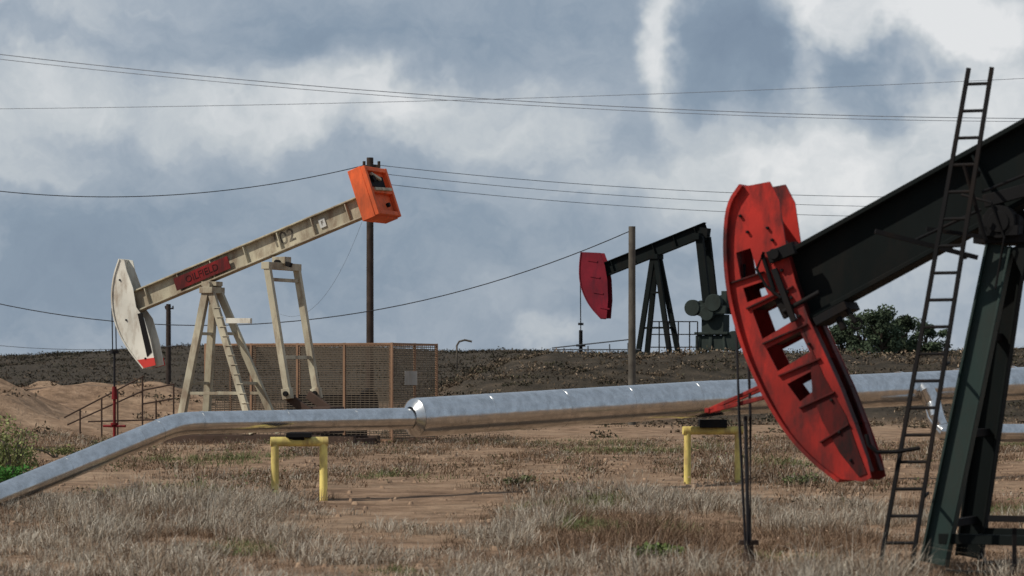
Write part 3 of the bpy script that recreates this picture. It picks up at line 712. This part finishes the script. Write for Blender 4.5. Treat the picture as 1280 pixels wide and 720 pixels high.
mm=MB(); c=NC+u*2.4+v*1.3; mm.bar(c-u*.9+Vector((0,0,.6)),c+u*.9+Vector((0,0,.6)),.9,1.1); mm.tube(c+u*.3+Vector((0,0,1.1)),c+u*.3+Vector((0,0,1.7)),.07); mm.tube(c-u*1.1-v*.1+Vector((0,0,.8)),c-u*1.25-v*.1+Vector((0,0,.8)),.5,n=24)
mm.obj('engine',steel,ce,.04)

he=empty('metal_handrail',P(150,520,72)); mb=MB()
for px,t in((127,497),(147,486),(178,470),(217,480),(100,512),(195,500)):
    x=(px-640)/FL*72; mb.tube((x,72,-.05),(x,72,P(px,t,72).z),.022,n=8)
for A_,B_ in(((80,522),(180,470)),((84,531),(182,487)),((178,488),(218,480)),((110,527),(215,524)),((178,505),(218,498))):
    mb.tube(P(*A_,72),P(*B_,72),.02,n=8)
mb.obj('rails',rustd,he)
be=empty('flow_line',P(740,452,112)); mb=MB()
mb.tube(P(640,455,111),P(845,448,113),.09,n=12)
for px in(660,720,780,830): mb.tube(P(px,462,111.5),P(px,453,111.5),.05,n=8)
mb.obj('pipe',paint('white_pipe',(.45,.46,.46),(.2,.16,.12),.4),be)
be=empty('metal_railing',P(740,440,116)); mb=MB()
mb.tube(P(690,435,118),P(790,424,118),.03,n=6); mb.tube(P(690,437,118),P(800,437,118),.03,n=6)
for px in(705,735,762,785): mb.tube(P(px,452,118),P(px,428+(790-px)*.08,118),.03,n=6)
mb.obj('rails',cablemid,be)
be=empty('vent_pipe',P(571,450,140)); mb=MB(); mb.path([P(571,462,140),P(571,432,140),P(574,427,140),P(581,425,140),P(590,427,140)],.05,8); mb.obj('pipe',woodg,be)

# ------------------------------------------------------------ utility poles, lines
def pole(px,top,bot,D,r,mat,arm=True):
    x=(px-640)/FL*D; zt=P(px,top,D).z; e=empty('utility_pole',(x,D,hgt(x,D))); m=MB()
    m.tube((x,D,hgt(x,D)-.5),(x,D,zt),r*1.15,r,n=14); m.obj('post',mat,e)
    if arm:
        m=MB(); m.bar((x-.22,D,zt-.3),(x+.35,D,zt-.3),.09,.1)
        for s in(-.2,.3): m.tube((x+s,D,zt-.26),(x+s,D,zt-.12),.05)
        m.obj('crossarm',mat,e)
pole(462.5,197,430,96,.115,wood); pole(790,283,475,90,.11,woodg,False); pole(210.5,380,440,190,.16,wood); 
pole(-180,197,430,96,.125,wood); pole(1700,197,430,130,.13,wood)
def wire(mb,p,x0,x1,D0,D1,r):
    (xa,ya),(xb,yb),(xc,yc)=p; pts=[]
    for k in range(41):
        x=x0+(x1-x0)*k/40
        y=ya*(x-xb)*(x-xc)/((xa-xb)*(xa-xc))+yb*(x-xa)*(x-xc)/((xb-xa)*(xb-xc))+yc*(x-xa)*(x-xb)/((xc-xa)*(xc-xb))
        pts.append(P(x,y,D0+(D1-D0)*k/40))
    mb.path(pts,r,5)
pe=empty('power_lines',P(640,200,110)); mb=MB()
wire(mb,((450,208),(225,243),(0,239)),455,-180,96,96,.015)
wire(mb,((0,380),(400,398),(778,293)),-250,790,100,90,.016)
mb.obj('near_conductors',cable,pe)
mb=MB()
wire(mb,((478,207),(800,235),(1095,246)),466,1700,96,130,.011)
wire(mb,((485,218),(800,246),(1090,258)),466,1700,96,130,.010)
wire(mb,((490,231),(760,256),(1060,270)),466,1700,96,130,.010)
wire(mb,((0,432),(120,437),(240,430)),-200,240,150,150,.015)
wire(mb,((462,250),(430,330),(380,392)),462,350,96,100,.005)
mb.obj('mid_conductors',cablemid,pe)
mb=MB()
wire(mb,((0,68),(500,116),(1190,147)),-600,2000,150,150,.020)
wire(mb,((0,74),(500,121),(1190,151)),-600,2000,150,150,.016)
wire(mb,((0,136),(500,127),(1280,98)),-600,2000,160,160,.015)
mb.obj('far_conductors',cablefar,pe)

# ------------------------------------------------------------ world
w=bpy.data.worlds.new('World'); scene.world=w; w.use_nodes=True; nt=w.node_tree; N=nt.nodes; L=nt.links
for n in list(N): N.remove(n)
out=N.new('ShaderNodeOutputWorld')
SUN=Vector((-.80,-.30,.80)).normalized()
elev=math.asin(SUN.z); az=math.atan2(SUN.x,SUN.y)
sky=N.new('ShaderNodeTexSky'); sky.sky_type='NISHITA'; sky.sun_disc=False; sky.sun_elevation=elev; sky.sun_rotation=az
bg1=N.new('ShaderNodeBackground'); bg1.inputs[1].default_value=.07; L.new(sky.outputs[0],bg1.inputs[0])
tc=N.new('ShaderNodeTexCoord')
def vm(op,a,b=None,sc=None):
    n=N.new('ShaderNodeVectorMath'); n.operation=op
    for i,q in enumerate((a,b)):
        if q is None: continue
        if isinstance(q,(tuple,list)): n.inputs[i].default_value=q
        else: L.new(q,n.inputs[i])
    if sc is not None: n.inputs['Scale'].default_value=sc
    return n
def ma(op,a,b=None,c=None,clamp=False):
    n=N.new('ShaderNodeMath'); n.operation=op; n.use_clamp=clamp
    for i,q in enumerate((a,b,c)):
        if q is None: continue
        if isinstance(q,(int,float)): n.inputs[i].default_value=q
        else: L.new(q,n.inputs[i])
    return n.outputs[0]
def wn(vec,scale,det,rough,dist=0.):
    n=N.new('ShaderNodeTexNoise'); n.inputs['Scale'].default_value=scale; n.inputs['Detail'].default_value=det; n.inputs['Roughness'].default_value=rough; n.inputs['Distortion'].default_value=dist
    L.new(vec,n.inputs['Vector']); return n
dirv=tc.outputs['Generated']
nA=wn(dirv,20,5,.58); off=vm('SUBTRACT',nA.outputs['Color'],(.5,.5,.5)); off=vm('SCALE',off.outputs[0],None,.062)
p=vm('ADD',dirv,off.outputs[0]).outputs[0]
blobs=[ # centre, radii, brightness of cloud masses
 (150,10,220,45,.16),(560,35,330,70,-.14),
 (150,125,330,60,.26),(430,130,130,50,.18),(20,215,110,45,.20),
 (620,150,170,60,.30),(825,40,38,120,.50),(935,60,80,90,-.30),(1100,-5,230,50,.44),(1240,70,140,100,.34),
 (1085,100,45,75,-.32),(1165,75,25,40,-.15),(1015,60,22,90,.24),(870,215,220,75,.28),(1120,215,240,110,.30),
 (790,190,45,45,-.20),(300,270,400,90,-.08),(200,350,420,100,-.08),(620,340,230,90,-.10),(690,405,50,28,.26),(1150,380,200,70,.04)]
acc=None
for cx,cy,rx,ry,am in blobs:
    dv=Vector(((cx-640)/FL,1,(HY-cy)/FL)).normalized()
    s=vm('SUBTRACT',p,tuple(dv)); s=vm('MULTIPLY',s.outputs[0],(FL/rx,1.0,FL/ry)); l=vm('LENGTH',s.outputs[0])
    mr=N.new('ShaderNodeMapRange'); mr.interpolation_type='SMOOTHSTEP'; L.new(l.outputs['Value'],mr.inputs[0])
    mr.inputs[1].default_value=.25; mr.inputs[2].default_value=1.35; mr.inputs[3].default_value=am; mr.inputs[4].default_value=0
    acc=mr.outputs[0] if acc is None else ma('ADD',acc,mr.outputs[0])
stretch=vm('MULTIPLY',p,(1,1,1.7)).outputs[0]
nB=wn(stretch,11,6,.55,.3); nC=wn(stretch,34,7,.60,.2)
v1=ma('MULTIPLY_ADD',nB.outputs['Fac'],.68,-.34); v2=ma('MULTIPLY_ADD',nC.outputs['Fac'],.50,-.25)
val=ma('ADD',ma('ADD',acc,v1),ma('ADD',v2,.46),clamp=True)
cr=N.new('ShaderNodeValToRGB'); e=cr.color_ramp.elements
stops=[(0,(.19,.25,.34)),(.28,(.245,.315,.405)),(.52,(.37,.43,.505)),(.75,(.56,.60,.635)),(1,(.80,.81,.82))]
while len(e)<len(stops): e.new(.5)
for k,(q,c) in enumerate(stops): e[k].position=q; e[k].color=(*c,1)
L.new(val,cr.inputs[0])
bg2=N.new('ShaderNodeBackground'); bg2.inputs[1].default_value=1.; L.new(cr.outputs[0],bg2.inputs[0])
mxs=N.new('ShaderNodeMixShader'); mxs.inputs[0].default_value=.92
L.new(bg1.outputs[0],mxs.inputs[1]); L.new(bg2.outputs[0],mxs.inputs[2]); L.new(mxs.outputs[0],out.inputs[0])
w.cycles.sampling_method='MANUAL'; w.cycles.sample_map_resolution=256

sl=bpy.data.lights.new('sun','SUN'); sl.energy=3.5; sl.angle=math.radians(.6); sl.color=(1,.93,.82)
so=bpy.data.objects.new('sun',sl); scene.collection.objects.link(so); so.rotation_euler=SUN.to_track_quat('Z','Y').to_euler(); so.location=(-20,-10,30)

cam=bpy.data.cameras.new('camera'); co=bpy.data.objects.new('camera',cam); scene.collection.objects.link(co)
co.location=(0,0,CZ); co.rotation_euler=(math.radians(90),0,0); cam.lens=100; cam.sensor_width=36; cam.shift_y=(HY-360)/1280.; cam.clip_start=.5; cam.clip_end=8000
cam.dof.use_dof=True; cam.dof.focus_distance=55; cam.dof.aperture_fstop=4.5
scene.camera=co
scene.view_settings.view_transform='Standard'; scene.view_settings.look='None'; scene.view_settings.exposure=0
